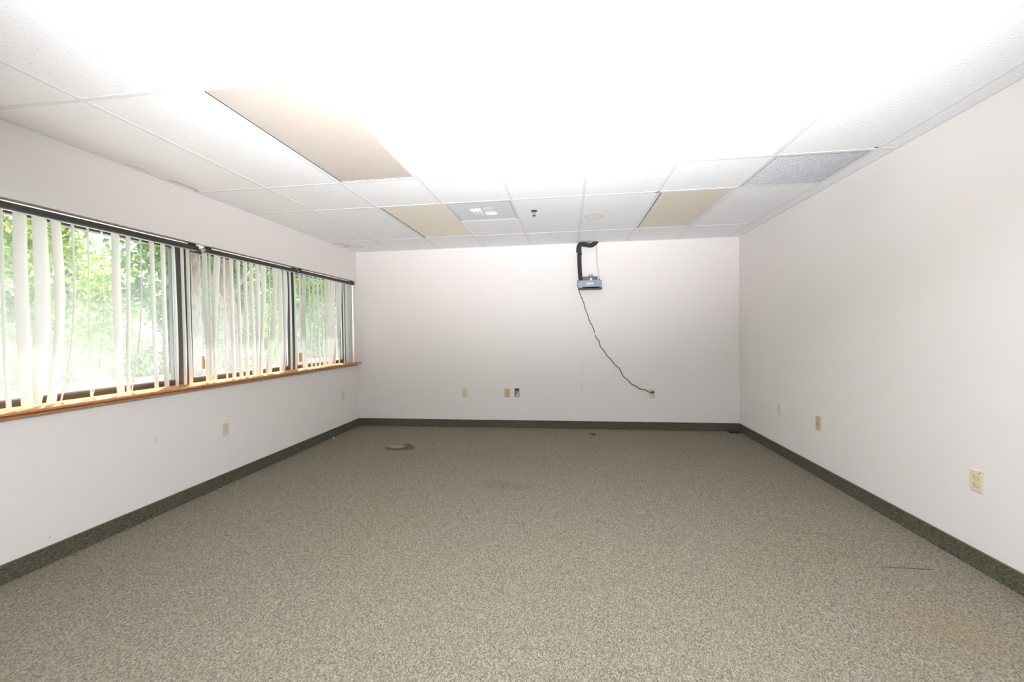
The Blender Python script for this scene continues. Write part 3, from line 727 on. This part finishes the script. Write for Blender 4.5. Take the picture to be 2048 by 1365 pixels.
def foliage_mesh(name, blobs, n, leaf, seed):
    g = np.random.default_rng(seed); tot = sum(b[3] ** 2 for b in blobs); V = []
    for cx, cy, cz, r in blobs:
        m = int(n * r * r / tot); u = g.normal(size=(m, 3)); u /= np.linalg.norm(u, axis=1)[:, None]
        rad = r * g.uniform(.35, 1.0, m) ** .5 * (1 + .25 * np.sin(5 * u[:, 0] + 7 * u[:, 2] + seed))
        c = np.array([cx, cy, cz]) + u * rad[:, None] * np.array([1, 1, .85])
        a = g.normal(size=(m, 3)); a /= np.linalg.norm(a, axis=1)[:, None]
        nn = u * .6 + np.array([0, 0, .7]) + g.normal(size=(m, 3)) * .5
        b = np.cross(a, nn); b /= np.linalg.norm(b, axis=1)[:, None]
        s = (leaf * g.uniform(.6, 1.3, m))[:, None]; dr = np.array([0, 0, -.25]) * s
        V.append(np.stack([c - a * s * .6, c + b * s * .32, c + a * s * .6 + dr, c - b * s * .32], 1))
    V = np.concatenate(V); q = V.shape[0]
    me = bpy.data.meshes.new(name); me.vertices.add(q * 4); me.vertices.foreach_set('co', V.reshape(-1).astype(np.float32))
    me.loops.add(q * 4); me.loops.foreach_set('vertex_index', np.arange(q * 4, dtype=np.int32))
    me.polygons.add(q); me.polygons.foreach_set('loop_start', np.arange(0, q * 4, 4, dtype=np.int32)); me.polygons.foreach_set('loop_total', np.full(q, 4, np.int32))
    me.update(calc_edges=True); return me

def tree(x, y, hgt, tr, blobs, n, leaf, seed, mat, label, lean=(0, 0), forks=(), group=None):
    t = thing('tree', label, 'tree', (x, y, .45), 0, group)
    bm = bmesh.new(); pts = [(lean[0] * s * hgt + .04 * math.sin(3 * s + seed), lean[1] * s * hgt + .04 * math.cos(4 * s + seed), hgt * s) for s in (0, .2, .4, .6, .8, 1)]
    tube(bm, smooth_path(pts, 4), [tr * (1.25 - .8 * i / 20) for i in range(21)], 12)
    for f0, dx, dy, dz in forks:
        b0 = Vector((lean[0] * f0 * hgt, lean[1] * f0 * hgt, hgt * f0))
        tube(bm, smooth_path([b0, b0 + Vector((dx * .4, dy * .5, dz * .35)), b0 + Vector((dx, dy, dz))], 5), [tr * .6 * (1 - .07 * i) for i in range(11)], 8)
    obj('trunk', bm, M['bark'], t)
    me = foliage_mesh('foliage', blobs, n, leaf, seed); me.materials.append(LEAVES[mat])
    o = bpy.data.objects.new('foliage', me); COL.objects.link(o); o.parent = t
    return t

g = random.Random(11)
bank = []
for i in range(13):
    yy = 1.5 + i * 1.75 + g.uniform(-.4, .4); xx = -9.2 + g.uniform(-1.2, 1.0) - .12 * i; s = g.uniform(.9, 1.15)
    blobs = [(g.uniform(-.7, .7), g.uniform(-.9, .9), .25 + .62 * j + g.uniform(-.2, .2), g.uniform(.65, 1.0) * s) for j in range(8)]
    tree(xx, yy, 4.6, .10, blobs, 11000, .125, 20 + i, i % 3, 'leafy green tree in the sunlit row beyond the windows', (g.uniform(-.05, .05), g.uniform(-.05, .05)), group='leafy trees beyond the windows')
tree(-5.5, 5.62, 4.2, .085, [(-.2, .1, 3.5, .8), (.3, .6, 3.9, .8), (-.6, -.5, 2.9, .5), (-.1, .0, .1, .35)], 2600, .10, 61, 2, 'brown tree trunk close outside the middle window, by its near edge', (.0, -.01), ((.5, -.3, .5, 1.2), (.62, .2, -.5, 1.0)))
tree(-6.1, 7.05, 4.4, .13, [(.1, -.6, 3.8, .8), (-.3, .5, 4.1, .9), (.0, .3, .25, .4)], 2400, .10, 62, 0, 'leaning forked tree outside the middle window, behind the glowing slats', (.02, -.16), ((.18, -.1, .9, 1.3), (.30, .2, -.7, .9), (.34, .0, .7, 1.0)))
tree(-7.0, 10.2, 4.4, .10, [(.1, -.4, 2.4, .7), (-.3, .4, 3.3, .9), (.3, .1, 1.2, .6)], 5000, .10, 63, 1, 'slender bushy tree outside the far corner window', (.02, .05), ((.4, .1, .6, 1.0),))
